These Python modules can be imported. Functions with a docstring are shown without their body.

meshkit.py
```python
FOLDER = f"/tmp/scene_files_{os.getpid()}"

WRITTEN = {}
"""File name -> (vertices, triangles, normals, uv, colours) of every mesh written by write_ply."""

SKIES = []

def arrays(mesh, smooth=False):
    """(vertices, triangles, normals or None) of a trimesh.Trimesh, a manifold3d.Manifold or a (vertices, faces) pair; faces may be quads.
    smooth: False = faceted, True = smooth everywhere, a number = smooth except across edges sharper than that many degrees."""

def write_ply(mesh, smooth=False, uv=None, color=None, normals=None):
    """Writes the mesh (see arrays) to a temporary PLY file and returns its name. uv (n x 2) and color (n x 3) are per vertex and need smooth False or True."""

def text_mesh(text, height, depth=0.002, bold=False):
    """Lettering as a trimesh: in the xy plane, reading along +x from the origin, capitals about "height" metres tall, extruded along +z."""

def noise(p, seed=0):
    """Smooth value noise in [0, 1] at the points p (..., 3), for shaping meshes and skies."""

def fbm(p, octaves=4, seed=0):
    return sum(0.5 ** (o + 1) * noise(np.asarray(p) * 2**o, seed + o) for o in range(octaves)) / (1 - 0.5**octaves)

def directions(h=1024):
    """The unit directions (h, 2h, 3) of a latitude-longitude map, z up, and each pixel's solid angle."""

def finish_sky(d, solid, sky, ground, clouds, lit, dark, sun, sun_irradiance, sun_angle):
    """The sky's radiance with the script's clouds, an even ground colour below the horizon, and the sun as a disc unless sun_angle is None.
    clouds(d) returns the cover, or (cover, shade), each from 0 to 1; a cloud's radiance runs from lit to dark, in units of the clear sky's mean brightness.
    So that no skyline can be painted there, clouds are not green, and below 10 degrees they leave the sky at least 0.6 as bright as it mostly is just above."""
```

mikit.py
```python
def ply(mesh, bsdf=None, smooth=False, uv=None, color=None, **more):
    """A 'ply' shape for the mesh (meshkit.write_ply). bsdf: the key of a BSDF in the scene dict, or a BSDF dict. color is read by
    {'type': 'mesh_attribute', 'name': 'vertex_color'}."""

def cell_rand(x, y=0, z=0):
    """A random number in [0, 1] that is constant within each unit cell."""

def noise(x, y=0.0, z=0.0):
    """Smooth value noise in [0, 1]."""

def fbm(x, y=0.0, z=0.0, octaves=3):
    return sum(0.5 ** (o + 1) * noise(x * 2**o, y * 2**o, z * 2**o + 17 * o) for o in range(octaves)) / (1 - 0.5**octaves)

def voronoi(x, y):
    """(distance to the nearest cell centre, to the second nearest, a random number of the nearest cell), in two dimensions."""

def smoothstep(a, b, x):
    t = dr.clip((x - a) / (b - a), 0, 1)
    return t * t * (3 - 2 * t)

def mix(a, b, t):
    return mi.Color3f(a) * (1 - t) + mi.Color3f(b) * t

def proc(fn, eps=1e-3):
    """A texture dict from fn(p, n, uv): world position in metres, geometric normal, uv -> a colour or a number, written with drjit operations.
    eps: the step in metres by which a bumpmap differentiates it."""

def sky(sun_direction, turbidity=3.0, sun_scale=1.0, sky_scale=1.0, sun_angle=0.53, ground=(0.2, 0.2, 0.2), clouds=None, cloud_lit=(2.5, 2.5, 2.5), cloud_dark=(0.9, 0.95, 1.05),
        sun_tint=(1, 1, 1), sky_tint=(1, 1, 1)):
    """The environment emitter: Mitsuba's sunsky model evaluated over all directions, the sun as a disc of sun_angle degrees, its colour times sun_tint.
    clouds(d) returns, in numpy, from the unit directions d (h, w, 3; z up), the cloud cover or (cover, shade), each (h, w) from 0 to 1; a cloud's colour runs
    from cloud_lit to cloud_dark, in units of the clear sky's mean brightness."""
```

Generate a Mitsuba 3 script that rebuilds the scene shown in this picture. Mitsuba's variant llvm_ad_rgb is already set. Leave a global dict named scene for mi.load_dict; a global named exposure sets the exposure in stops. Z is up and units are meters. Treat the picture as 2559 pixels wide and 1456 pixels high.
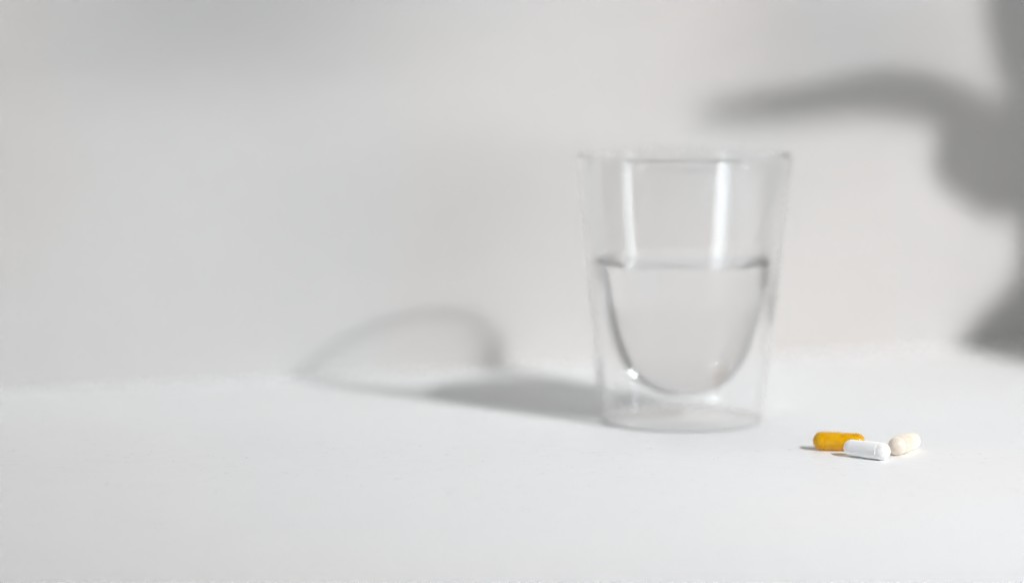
import math
import numpy as np
import trimesh
import drjit as dr
import mitsuba as mi
import mikit
from shapely.geometry import Polygon

T = mi.ScalarTransform4f
scene, labels = {}, {}
rng = np.random.default_rng(11)

# ------------------------------------------------------------------ camera, light, exposure
EXPO = 0.05
K = 1.0
exposure = EXPO
PITCH = math.atan(718 / 6400)
scene['camera'] = {
    'type': 'thinlens', 'fov': 2 * math.degrees(math.atan(1279.5 / 6400)), 'fov_axis': 'x',
    'aperture_radius': 0.019, 'focus_distance': 1.026, 'near_clip': 0.05, 'far_clip': 50.0,
    'to_world': T().look_at(origin=[0, 0, 0.182], target=[0, math.cos(PITCH), 0.182 - math.sin(PITCH)], up=[0, 0, 1]),
}
LAMP = np.array([1.0857, 0.0007, 1.0303])
AIM = np.array([0.20, 1.06, 0.0])
LAMP_R = 0.050
LAMP_L = 1115.0
WINDOW_L = (19.0, 19.2, 19.5)
AMBIENT = (0.060, 0.056, 0.048)
scene['room_light'] = {'type': 'constant', 'radiance': {'type': 'rgb', 'value': [c * K for c in AMBIENT]}, 'sampling_weight': 0.6}

# ------------------------------------------------------------------ helpers


def ref(b):
    return {'type': 'ref', 'id': b}


def rgb(*c):
    return {'type': 'rgb', 'value': list(c)}


def put(key, mesh, bsdf, smooth=30, label=None, cat=None, group=None, kind=None, **more):
    scene[key] = mikit.ply(mesh, bsdf, smooth=smooth, **more)
    d = {k: v for k, v in (('label', label), ('category', cat), ('group', group), ('kind', kind)) if v}
    if d:
        labels[key] = d


def box(lo, hi):
    lo, hi = np.array(lo, float), np.array(hi, float)
    m = trimesh.creation.box(extents=hi - lo)
    m.apply_translation((lo + hi) / 2)
    return m


def revolve(profile, n=160, wobble=0.0, seed=0.0):
    """An open surface of revolution; a profile that runs upwards on the outside has outward normals."""
    p = np.asarray(profile, float)
    a = np.arange(n) * 2 * np.pi / n
    w = 1 + wobble * (np.sin(3 * a + seed) * 0.5 + np.sin(5 * a + 1.7 + seed) * 0.3 + np.sin(8 * a + 0.6 * seed) * 0.2)
    v = np.stack([np.outer(p[:, 0], np.cos(a) * w), np.outer(p[:, 0], np.sin(a) * w), np.repeat(p[:, 1:2], n, 1)], -1).reshape(-1, 3)
    i, j = np.meshgrid(np.arange(len(p) - 1), np.arange(n), indexing='ij')
    q = np.stack([i * n + j, i * n + (j + 1) % n, (i + 1) * n + (j + 1) % n, (i + 1) * n + j], -1).reshape(-1, 4)
    f = np.vstack([q[:, [0, 1, 2]], q[:, [0, 2, 3]]])
    m = trimesh.Trimesh(v, f, process=False)
    m.merge_vertices(digits_vertex=9)
    m.update_faces(m.nondegenerate_faces(height=1e-10))
    m.remove_unreferenced_vertices()
    return m


def spline(pts, n):
    """A smooth curve through the points, n samples evenly along its length."""
    from scipy.interpolate import PchipInterpolator, CubicSpline
    p = np.asarray(pts, float)
    s = np.r_[0, np.cumsum(np.linalg.norm(np.diff(p, axis=0), axis=1) ** 0.5)]
    c = CubicSpline(s, p)(np.linspace(0, s[-1], 40 * len(p)))
    s = np.r_[0, np.cumsum(np.linalg.norm(np.diff(c, axis=0), axis=1))]
    u = np.linspace(0, s[-1], n)
    return np.stack([np.interp(u, s, c[:, k]) for k in range(c.shape[1])], 1)


# ------------------------------------------------------------------ materials
def table_color(p, n, uv):
    cloud = mikit.fbm(p.x * 14, p.y * 9, 3.0, 4)
    fine = mikit.fbm(p.x * 160, p.y * 620, 1.0, 3)
    speck = mikit.smoothstep(0.905, 0.94, mikit.noise(p.x * 420, p.y * 420, 5.0))
    v = 0.805 + 0.022 * (cloud - 0.5) + 0.030 * (fine - 0.5) - 0.07 * speck
    cool = mikit.smoothstep(0.42, 0.62, mikit.fbm(p.x * 5 + 9.0, p.y * 5 + 2.0, 8.0, 2))
    return mi.Color3f(v * (1.000 - 0.016 * cool), v, v * (1.000 + 0.008 * cool))


def table_bump(p, n, uv):
    return 0.00006 * mikit.fbm(p.x * 120, p.y * 420, 2.0, 3)


def wall_color(p, n, uv):
    cloud = mikit.fbm(p.x * 9, p.z * 11, 7.0, 4)
    fine = mikit.fbm(p.x * 90, p.z * 130, 4.0, 2)
    v = 0.685 + 0.034 * (cloud - 0.5) + 0.012 * (fine - 0.5)
    warm = mikit.smoothstep(0.48, 0.72, mikit.fbm(p.x * 8 + 3.1, p.z * 7 + 1.3, 2.0, 2))
    return mi.Color3f(v * (1.001 + 0.014 * warm), v * (1 - 0.010 * warm), v * (0.993 - 0.025 * warm))


scene['table_paint'] = {'type': 'bumpmap', 'arbitrary': mikit.proc(table_bump, eps=2e-4), 'scale': 1.0,
                        'bsdf': {'type': 'principled', 'base_color': mikit.proc(table_color), 'roughness': 0.55, 'specular': 0.35}}
scene['wall_paint'] = {'type': 'twosided', 'bsdf': {'type': 'diffuse', 'reflectance': mikit.proc(wall_color)}}
scene['glass_face'] = {'type': 'thindielectric', 'int_ior': 1.21, 'ext_ior': 1.0}
scene['wall_face'] = {'type': 'thindielectric', 'int_ior': 1.38, 'ext_ior': 1.0}
scene['bowl_face'] = {'type': 'thindielectric', 'int_ior': 1.35, 'ext_ior': 1.0}
scene['clear_glass'] = {'type': 'dielectric', 'int_ior': 1.5, 'ext_ior': 1.0}
scene['water_in_glass'] = {'type': 'dielectric', 'int_ior': 1.333, 'ext_ior': 1.5}
scene['water_in_air'] = {'type': 'dielectric', 'int_ior': 1.333, 'ext_ior': 1.0}

# ------------------------------------------------------------------ table and wall
WS = 0.3152
WN = np.array([-WS, 1.0]) / math.hypot(WS, 1)       # in plan, from the room into the wall
WT = np.array([1.0, WS]) / math.hypot(WS, 1)
W0 = np.array([0.0, 1.2835])


def wall_slab(t0, t1, d0, d1, z0, z1):
    m = box([t0, d0, z0], [t1, d1, z1])
    v = np.array(m.vertices)
    m.vertices = np.c_[W0 + v[:, :1] * WT + v[:, 1:2] * WN, v[:, 2]]
    return m


corner = [W0 + WT * -1.3 - WN * 0.0004, W0 + WT * 1.5 - WN * 0.0004]
outline = Polygon([(-1.3, 0.3), (1.6, 0.3), tuple(corner[1]), tuple(corner[0])])
top = trimesh.creation.extrude_polygon(outline, 0.03, engine='earcut')
top.apply_translation([0, 0, -0.03])
put('table_top', top, 'table_paint', smooth=False, kind='structure',
    label='smooth white painted table top under the glass and capsules')
put('wall', wall_slab(-2.2, 2.2, 0, 0.12, -0.8, 2.2), 'wall_paint', smooth=False, kind='structure',
    label='plain pale grey wall behind the table, out of focus')
# ------------------------------------------------------------------ double-walled glass with water
MM = 0.001
GX, GY = 0.0748, 1.1158
outer = spline([(34.2, 0.02), (35.4, 0.45), (36.3, 1.7), (36.8, 4.0), (37.4, 10), (39.8, 36), (43.7, 75), (46.7, 104), (47.5, 111.5), (47.6, 112.4)], 110)
lip = spline([(47.6, 112.4), (47.45, 114.3), (46.5, 116.2), (44.8, 117.2), (43.1, 116.8), (42.0, 115.2), (41.7, 113.0)], 60)
bowl_pts = [(41.7, 113.0), (41.5, 108), (40.8, 98), (39.3, 85), (37.1, 70.5), (34.3, 57), (31.2, 43.5), (26.8, 30.5), (20.5, 21.8), (12.0, 17.4), (0.0, 15.8)]
from scipy.interpolate import PchipInterpolator
bp = np.array(bowl_pts)
bs = np.r_[0, np.cumsum(np.linalg.norm(np.diff(bp, axis=0), axis=1))]
mirror = np.vstack([bp, bp[-2::-1] * [-1, 1]])
from scipy.interpolate import CubicSpline
ms = np.r_[bs, bs[-1] + (bs[-1] - bs[-2::-1])]
uu = np.linspace(0, bs[-1], 120)
bowl = np.stack([CubicSpline(ms, mirror[:, 0])(uu), CubicSpline(ms, mirror[:, 1])(uu)], 1)
bowl[-1, 0] = 0
foot = spline([(0.0, 1.4), (20, 1.3), (29, 1.0), (31.5, 0.4), (33.0, 0.03), (34.2, 0.02)], 40)

WATER_Z = 70.0
half = np.vstack([foot[:-1], outer[:-1], lip[:-1], bowl])
solid = Polygon(np.vstack([half, half[::-1] * [-1, 1]]))
cav = solid.buffer(-1.55, quad_segs=24)
cav = max(getattr(cav, 'geoms', [cav]), key=lambda g: g.area)
ring = np.array(cav.exterior.coords)[:-1]
right = ring[ring[:, 0] >= -1e-6]
# order: along the cavity from the axis at the bottom, up the outer side to the tip, down the bowl side to the axis
k0 = np.argmin(np.where(np.abs(ring[:, 0]) < 6, ring[:, 1], 1e9))
loop = np.roll(ring, -k0, axis=0)
if loop[3, 0] < loop[0, 0]:
    loop = np.roll(ring[::-1], -(len(ring) - 1 - k0), axis=0)
tip = np.argmax(np.where(loop[:, 0] > 0, loop[:, 1], -1))
end = tip + np.argmax(loop[tip:, 0] <= 1e-3)


def even(p, n):
    s = np.r_[0, np.cumsum(np.linalg.norm(np.diff(p, axis=0), axis=1))]
    u = np.linspace(0, s[-1], n)
    return np.stack([np.interp(u, s, p[:, 0]), np.interp(u, s, p[:, 1])], 1)


cav_out = even(np.vstack([[0, loop[:2, 1].mean()], loop[1:tip + 1]]) if loop[0, 0] <= 0 else np.vstack([[0, loop[0, 1]], loop[:tip + 1]]), 130)
cav_in = even(np.vstack([loop[tip:end], [0, loop[end - 1, 1]]]), 130)
cav_in[:, 1] -= 3.4 * np.clip(1 - (cav_in[:, 0] / 31.0) ** 2, 0, 1) ** 1.2 * (cav_in[:, 1] < 45)     # the bowl is thick at its bottom
i_w = np.argmin(np.abs(bowl[:, 1] - WATER_Z))
bowl = bowl.copy()
menis = WATER_Z + 0.15
above = bowl[bowl[:, 1] > menis]
r_w = np.interp(menis, bowl[::-1, 1], bowl[::-1, 0])
above = np.vstack([above, [r_w, menis]])
below = np.vstack([[r_w, menis], bowl[bowl[:, 1] < menis]])
x = np.linspace(0, 1, 16)[::-1]
surf = np.vstack([np.stack([r_w - 0.8 * (1 - x), WATER_Z + (menis - WATER_Z) * x ** 2.2], 1), [[0, WATER_Z]]])


def at_glass(m):
    m.apply_scale(MM)
    m.apply_translation([GX, GY, 0.0002])
    return m


WOB = 0.0022
cat = trimesh.util.concatenate
glass = 'double_walled_glass'
# each wall is thin, its two faces built one by one
# The walls are thin, their two faces built one by one; round the water the bowl is solid, and so is the foot.
outer_low = np.vstack([outer[:-1], lip[(lip[:, 0] > 44.7) & (lip[:, 1] < 116.3)]])
lip_in = lip[(lip[:, 0] < 44.7) & (lip[:, 1] < 116.3)]
top_arc = lip[lip[:, 1] > 116.35]
ang = np.linspace(0, 2 * np.pi, 25)
rim_ring = np.stack([44.8 + 1.3 * np.cos(ang), 116.7 + 0.6 * np.sin(ang)], 1)
JOIN = menis + 0.12
bowl_dry = np.vstack([lip_in[:-1], above[above[:, 1] > JOIN], [[np.interp(JOIN, bowl[::-1, 1], bowl[::-1, 0]), JOIN]]])
bowl_collar = np.vstack([bowl_dry[-1:], above[above[:, 1] < JOIN]])
r_j = np.interp(JOIN, cav_in[::-1, 1], cav_in[::-1, 0])
cav_dry = np.vstack([cav_in[cav_in[:, 1] > JOIN], [[r_j, JOIN]]])
cav_wet = np.vstack([[[r_j, JOIN]], cav_in[cav_in[:, 1] < JOIN]])
def cut(p, z, lower):
    """The part of a profile below or above the height z, with a point at z."""
    i = np.argmax((p[1:, 1] >= z) != (p[:-1, 1] >= z))
    t = (z - p[i, 1]) / (p[i + 1, 1] - p[i, 1])
    m = p[i] + t * (p[i + 1] - p[i])
    first = p[0, 1] < z
    return np.vstack([p[:i + 1], [m]]) if first == lower else np.vstack([[m], p[i + 1:]])


foot_ring = spline([(33.6, 0.4), (33.9, 0.06), (34.5, 0.05), (35.3, 0.45), (35.6, 0.9), (35.0, 1.0), (34.2, 0.8), (33.6, 0.4)], 60)
outer_wet = cut(cut(outer_low, 0.9, False), JOIN, True)
outer_dry = cut(outer_low, JOIN, False)
cav_low, cav_high = cut(cav_out, JOIN, True), cut(cav_out, JOIN, False)
labels[glass] = {'label': 'clear double-walled drinking glass half filled with water, standing on the white table', 'category': 'drinking glass'}
put(glass + '__outer_wall', at_glass(cat([revolve(outer_wet, wobble=WOB), revolve(cav_low[::-1], wobble=WOB)])), 'wall_face', smooth=True)
put(glass + '__outer_wall__upper_band', at_glass(cat([revolve(outer_dry, wobble=WOB), revolve(cav_high[::-1], wobble=WOB)])), 'glass_face', smooth=True)
put(glass + '__inner_bowl', at_glass(cat([revolve(bowl_dry, wobble=WOB, seed=2), revolve(cav_dry[::-1], wobble=WOB, seed=2)])), 'bowl_face', smooth=True)
put(glass + '__inner_bowl__rounded_bottom', at_glass(cat([revolve(bowl_collar, wobble=WOB, seed=2), revolve(cav_wet[::-1], wobble=WOB, seed=2)])), 'clear_glass', smooth=True)
put(glass + '__rim', at_glass(revolve(rim_ring, wobble=WOB)), 'clear_glass', smooth=True)
put(glass + '__base', at_glass(revolve(foot_ring, wobble=WOB)), 'clear_glass', smooth=True)
labels['water'] = {'label': 'clear still water filling the inner bowl of the glass to about half', 'category': 'water'}
put('water__surface', at_glass(revolve(surf, wobble=WOB, seed=2)), 'water_in_air', smooth=True)
put('water__body', at_glass(revolve(below[::-1], wobble=WOB, seed=2)), 'water_in_glass', smooth=True)


# ------------------------------------------------------------------ capsules
def grain_color(base, light, dark, scale, amount):
    def fn(p, n, uv):
        g = mikit.fbm(p.x * scale, p.y * scale, p.z * scale, 3)
        s = mikit.smoothstep(0.66, 0.80, mikit.noise(p.x * scale * 2.6, p.y * scale * 2.6, p.z * scale * 2.6))
        c = mikit.mix(dark, light, mikit.smoothstep(0.5 - amount, 0.5 + amount, g))
        return mikit.mix(c, base, 0.45 + 0.0 * g) * (1 - 0.16 * s)
    return mikit.proc(fn)


def capsule_bsdf(color, rough):
    return {'type': 'roughplastic', 'diffuse_reflectance': color, 'alpha': rough, 'int_ior': 1.45, 'nonlinear': True, 'distribution': 'ggx'}


scene['yellow_powder_shell'] = capsule_bsdf(grain_color((0.93, 0.615, 0.003), (0.96, 0.71, 0.008), (0.84, 0.50, 0.002), 520, 0.3), 0.055)
scene['yellow_powder_cap'] = capsule_bsdf(grain_color((0.93, 0.62, 0.006), (0.96, 0.72, 0.015), (0.84, 0.51, 0.003), 520, 0.3), 0.055)


def soft_shell(color):
    return {'type': 'principled', 'base_color': color, 'roughness': 0.33, 'specular': 0.5, 'flatness': 0.4}


scene['white_shell'] = soft_shell(rgb(0.90, 0.91, 0.925))
scene['white_shell_sleeve'] = soft_shell(rgb(0.905, 0.905, 0.905))
scene['white_shell_cap'] = soft_shell(rgb(0.92, 0.92, 0.915))
scene['cream_shell'] = soft_shell(rgb(0.84, 0.76, 0.655))
scene['cream_shell_sleeve'] = soft_shell(rgb(0.77, 0.675, 0.555))
scene['cream_shell_cap'] = soft_shell(rgb(0.85, 0.775, 0.665))
scene['yellow_powder_sleeve'] = capsule_bsdf(grain_color((0.93, 0.63, 0.025), (0.96, 0.72, 0.035), (0.84, 0.52, 0.010), 520, 0.3), 0.055)


def capsule(key, label, cap_end, body_end, r, cap_len, bsdfs, depth):
    """A two-piece capsule lying on the table: cap_end and body_end are the plan positions (m) of the two dome centres."""
    a, b = np.array(cap_end, float), np.array(body_end, float)
    L = np.linalg.norm(b - a)
    rb = r - 0.00026
    q = np.linspace(0, np.pi / 2, 18)

    def dome(rad, stretch=1.0):
        return np.stack([rad * np.sin(q), -rad * stretch * np.cos(q)], 1)
    # local z runs from the cap's dome centre to the body's
    g0, g1 = 0.0005, 0.0013     # the locking groove of the cap
    groove = [(r, g0), (r - depth, (g0 + g1) / 2 - 0.00018), (r - depth, (g0 + g1) / 2 + 0.00018), (r, g1)]
    c = np.vstack([dome(r), groove[:3]])
    sl = np.vstack([groove[2:], [(r, cap_len * 0.5), (r, cap_len - 0.00008), (r - 0.00005, cap_len), (rb - 0.00004, cap_len)]])
    d = dome(rb)
    bdy = np.vstack([[(rb, cap_len - 0.0008), (rb, (cap_len + L) / 2), (rb, L - 0.0001)], np.stack([d[::-1, 0], L - d[::-1, 1]], 1)])
    ax = np.r_[(b - a) / L, 0.0]
    up = np.array([0, 0, 1.0])
    M = np.eye(4)
    M[:3, 0], M[:3, 1], M[:3, 2] = np.cross(up, ax), up, ax
    M[:3, 0] = np.cross(M[:3, 1], M[:3, 2])
    M[:3, 3] = [a[0], a[1], r + 0.00003]
    labels[key] = {'label': label, 'category': 'capsule'}
    for part, prof, bs_ in (('cap', c, bsdfs[2]), ('cap__sleeve', sl, bsdfs[1]), ('body', bdy, bsdfs[0])):
        m = revolve(prof[::1], n=64)
        m.apply_transform(M)
        put(f'{key}__{part}', m, bs_, smooth=38)


capsule('capsule', 'glossy yellow capsule of orange powder lying behind the white one', (0.1274, 1.0383), (0.1412, 1.0361), 0.00384, 0.0076,
        ('yellow_powder_shell', 'yellow_powder_sleeve', 'yellow_powder_cap'), 0.00030)
capsule('capsule_001', 'plain white capsule lying in front between the yellow and cream ones', (0.1484, 1.0150), (0.1376, 1.0236), 0.00357, 0.0083,
        ('white_shell', 'white_shell_sleeve', 'white_shell_cap'), 0.00018)
capsule('capsule_002', 'ivory cream capsule on the right with its rounded end towards the white one', (0.1564, 1.0262), (0.1641, 1.0380), 0.00384, 0.0080,
        ('cream_shell', 'cream_shell_sleeve', 'cream_shell_cap'), 0.00030)

# ------------------------------------------------------------------ the plant to the right whose shadow falls on the wall
scene['leaf_green'] = {'type': 'twosided', 'bsdf': {'type': 'principled', 'base_color': rgb(0.06, 0.08, 0.045), 'roughness': 0.5}}
scene['vase_glaze'] = {'type': 'principled', 'base_color': rgb(0.20, 0.15, 0.10), 'roughness': 0.5}


def leaf(rows):
    p = spline([x[:3] for x in rows], 90)
    q = np.array(rows)[:, :3]
    s = np.r_[0, np.cumsum(np.linalg.norm(np.diff(q, axis=0), axis=1))]
    w = np.interp(np.linspace(0, s[-1], 90), s, [x[3] for x in rows])
    t = np.gradient(p, axis=0)
    t /= np.linalg.norm(t, axis=1, keepdims=True)
    e = (LAMP - p) / np.linalg.norm(LAMP - p, axis=1, keepdims=True)
    e = e + np.array([0.15, -0.05, 0.25])
    side = np.cross(t, e)
    side /= np.linalg.norm(side, axis=1, keepdims=True)
    nrm = np.cross(side, t)
    v, n = [], 9
    for sgn in (1, -1):
        for k in range(n):
            u = -1 + 2 * k / (n - 1)
            v.append(p + side * (w * u)[:, None] + nrm * (w * 0.16 * u * u + sgn * 0.0004 * (1 - 0.8 * u * u))[:, None])
    v = np.array(v)
    m = len(p)
    f = []
    ringn = list(range(n)) + [n + k for k in range(n - 1, -1, -1)]
    for a_, b_ in zip(ringn, ringn[1:] + ringn[:1]):
        i = np.arange(m - 1)
        f += [np.stack([a_ * m + i, b_ * m + i, b_ * m + i + 1, a_ * m + i + 1], 1)]
    q = np.vstack(f)
    return trimesh.Trimesh(v.reshape(-1, 3), np.vstack([q[:, [0, 1, 2]], q[:, [0, 2, 3]]]), process=False)


MOUTH = (0.4004, 1.1751, 0.208, 0.004)
B = [(0.2739, 1.0755, 0.2896, 0.0018), (0.2874, 1.0831, 0.2882, 0.0039), (0.3065, 1.0923, 0.2879, 0.0054), (0.3254, 1.1056, 0.2859, 0.0062), (0.3428, 1.1187, 0.2832, 0.0079), (0.3625, 1.1330, 0.2749, 0.0083), (0.3807, 1.1475, 0.2605, 0.0098), (0.3975, 1.1619, 0.2423, 0.0110), MOUTH]
C = [(0.3397, 1.1711, 0.2330, 0.0076), (0.3437, 1.1722, 0.2326, 0.0141), (0.3534, 1.1734, 0.2313, 0.0176), (0.3705, 1.1760, 0.2274, 0.0221), (0.3885, 1.1775, 0.2213, 0.0222), MOUTH]
A = [(0.3836, 1.1497, 0.3556, 0.0073), (0.3938, 1.1546, 0.3265, 0.0185), (0.3981, 1.1619, 0.3020, 0.0210), (0.4037, 1.1651, 0.2796, 0.0204), (0.4062, 1.1718, 0.2544, 0.0172), MOUTH]
D = [(0.484, 1.146, 0.345, 0.001), (0.476, 1.154, 0.318, 0.012), (0.461, 1.162, 0.280, 0.020), (0.439, 1.168, 0.235, 0.016), MOUTH]
# narrow higher leaves on long stalks, nearer the lamp: their shadows are broad and faint
E = [(0.5048, 0.7859, 0.5114, 0.0009), (0.5179, 0.7957, 0.5096, 0.0035), (0.5370, 0.8068, 0.5073, 0.0053), (0.5547, 0.8187, 0.5020, 0.0048), (0.5649, 0.8389, 0.4863, 0.0018),
     (0.5600, 0.9000, 0.4100, 0.0014), (0.5000, 1.0800, 0.3000, 0.0014), MOUTH[:3] + (0.0016,)]
STALK = [(0.665, 0.645, 0.610, 0.0012), (0.700, 0.760, 0.490, 0.0013), (0.600, 1.000, 0.340, 0.0014), MOUTH[:3] + (0.0016,)]
F = [(0.4362, 0.5986, 0.6141, 0.0005), (0.4579, 0.5992, 0.6164, 0.0056), (0.4785, 0.5997, 0.6186, 0.0080), (0.5096, 0.6005, 0.6224, 0.0088), (0.5360, 0.6014, 0.6253, 0.0062), (0.5534, 0.6018, 0.6280, 0.0010)] + STALK
H = [(0.4948, 0.5908, 0.5744, 0.0005), (0.5230, 0.5920, 0.5774, 0.0018), (0.5452, 0.5934, 0.5783, 0.0038), (0.5671, 0.5953, 0.5779, 0.0052), (0.5867, 0.5974, 0.5771, 0.0042), (0.5977, 0.5984, 0.5773, 0.0011)] + STALK
B = [r[:3] + (r[3] * 1.1,) for r in B]
labels['leafy_plant'] = {'label': 'leaves in a vase outside the picture on the right, casting the shadow on the wall', 'category': 'plant'}
for n_, (rows) in enumerate((B, C, A, D, E, F, H)):
    put('leafy_plant__leaf' + (f'_{n_:03d}' if n_ else ''), leaf(rows), 'leaf_green', smooth=True)
vz = spline([(0.0, 0.0), (0.040, 0.0), (0.046, 0.006), (0.055, 0.05), (0.057, 0.095), (0.052, 0.128), (0.040, 0.150), (0.026, 0.164), (0.015, 0.177), (0.015, 0.210)], 70)
vz = vz[vz[:, 0] >= 0]
vz[:, 1] = np.maximum(vz[:, 1], 0.0)
vin = np.stack([np.maximum(vz[:, 0] - 0.004, 0), np.maximum(vz[:, 1], 0.004)], 1)[::-1]
vase = revolve(np.vstack([vz, vin]), n=72)
vase.apply_translation([0.4004, 1.1751, 0.0003])
put('vase', vase, 'vase_glaze', smooth=35, label='brown round vase outside the picture on the right', cat='vase')

# ------------------------------------------------------------------ the lamp and the window that light the table
scene['lamp_housing'] = {'type': 'twosided', 'bsdf': {'type': 'principled', 'base_color': rgb(0.05, 0.05, 0.05), 'roughness': 0.4}}
scene['white_frame'] = {'type': 'diffuse', 'reflectance': rgb(0.75, 0.75, 0.74)}


def facing(pos, aim):
    z = (aim - pos) / np.linalg.norm(aim - pos)
    x = np.cross([0, 0, 1.0], z)
    x /= np.linalg.norm(x)
    M = np.eye(4)
    M[:3, 0], M[:3, 1], M[:3, 2], M[:3, 3] = x, np.cross(z, x), z, pos
    return M


LM = facing(LAMP, AIM)
disc = trimesh.Trimesh(*(lambda a: (np.vstack([[0, 0, 0], np.stack([LAMP_R * np.cos(a), LAMP_R * np.sin(a), a * 0], 1)]),
                                    np.stack([a.astype(int) * 0, np.arange(64) + 1, (np.arange(64) + 1) % 64 + 1], 1)))(np.arange(64) * np.pi / 32), process=False)
disc.apply_transform(LM)
labels['spot_lamp'] = {'label': 'black spot lamp outside the picture on the right, aimed at the glass', 'category': 'lamp'}
put('spot_lamp__lens', disc, None, smooth=False, emitter={'type': 'area', 'radiance': rgb(LAMP_L * K, LAMP_L * K * 0.99, LAMP_L * K * 1.0), 'sampling_weight': 3.0})
can = revolve([(0.0, -0.16), (0.048, -0.16), (0.056, -0.15), (0.060, -0.02), (0.060, 0.12), (0.056, 0.12), (0.056, -0.02), (0.0, -0.02)], n=48)
can.apply_transform(LM)
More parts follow.
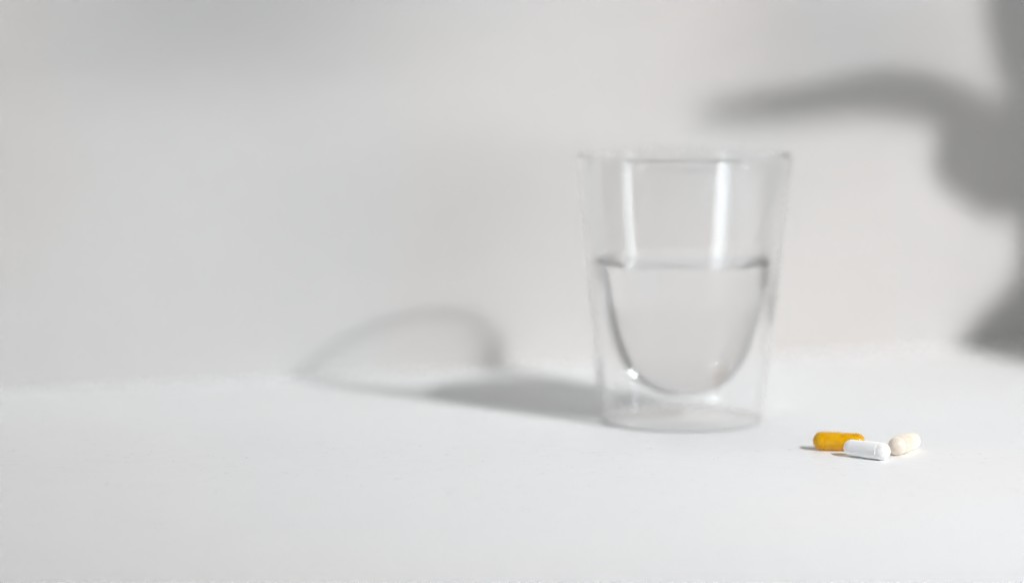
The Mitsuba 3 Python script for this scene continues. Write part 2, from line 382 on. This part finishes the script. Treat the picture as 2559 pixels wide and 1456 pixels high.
put('spot_lamp__housing', can, 'lamp_housing', smooth=35)

def window(key, label, azimuth, far, panes, low, high):
    """A window standing upright at that azimuth (degrees to the right of the direction from the glass to the camera)."""
    a = math.radians(azimuth)
    mid = (low + high) / 2
    M = facing(np.array([GX + far * math.sin(a), GY - far * math.cos(a), mid]), np.array([GX, GY, mid]))
    labels[key] = {'label': label, 'category': 'window'}
    y0, y1 = low - mid, high - mid
    for i, (x0, x1, tint) in enumerate(panes):
        pane = trimesh.Trimesh([[x0, y0, 0], [x1, y0, 0], [x1, y1, 0], [x0, y1, 0]], [[0, 1, 2], [0, 2, 3]], process=False)
        pane.apply_transform(M)
        put(key + '__pane' + (f'_{i:03d}' if i else ''), pane, None, smooth=False,
            emitter={'type': 'area', 'radiance': rgb(*[c * K * t for c, t in zip(WINDOW_L, tint)]), 'sampling_weight': 0.35})
    edges = sorted([e for p_ in panes for e in p_[:2]])
    posts = [(edges[0] - 0.07, edges[0])] + [(p_, q_) for p_, q_ in zip(edges[1:-1:2], edges[2::2])] + [(edges[-1], edges[-1] + 0.07)]
    bars = cat([box([p_, y0 - 0.07, -0.03], [q_, y1 + 0.07, 0.03]) for p_, q_ in posts] +
               [box([edges[0] - 0.07, h0, -0.028], [edges[-1] + 0.07, h1, 0.028]) for h0, h1 in ((y0 - 0.07, y0), (y1, y1 + 0.07))])
    bars.apply_transform(M)
    put(key + '__frame', bars, 'white_frame', smooth=False)


SKY, DAY = (0.85, 1.0, 1.08), (1.25, 1.23, 1.2)
window('window', 'tall white framed window outside the picture on the right', 66, 2.6, ((-0.11, -0.06, SKY), (0.05, 0.085, DAY)), 0.12, 1.45)
window('window_001', 'narrow white framed window outside the picture on the far right, behind the lamp', 104, 2.6, ((-0.035, 0.035, DAY),), 0.12, 1.3)
window('window_002', 'white framed window outside the picture on the left', -52, 2.6, ((-0.26, -0.215, DAY), (-0.07, -0.03, SKY), (0.14, 0.175, SKY)), 0.12, 1.45)

if __name__ == '__main__':
    pass
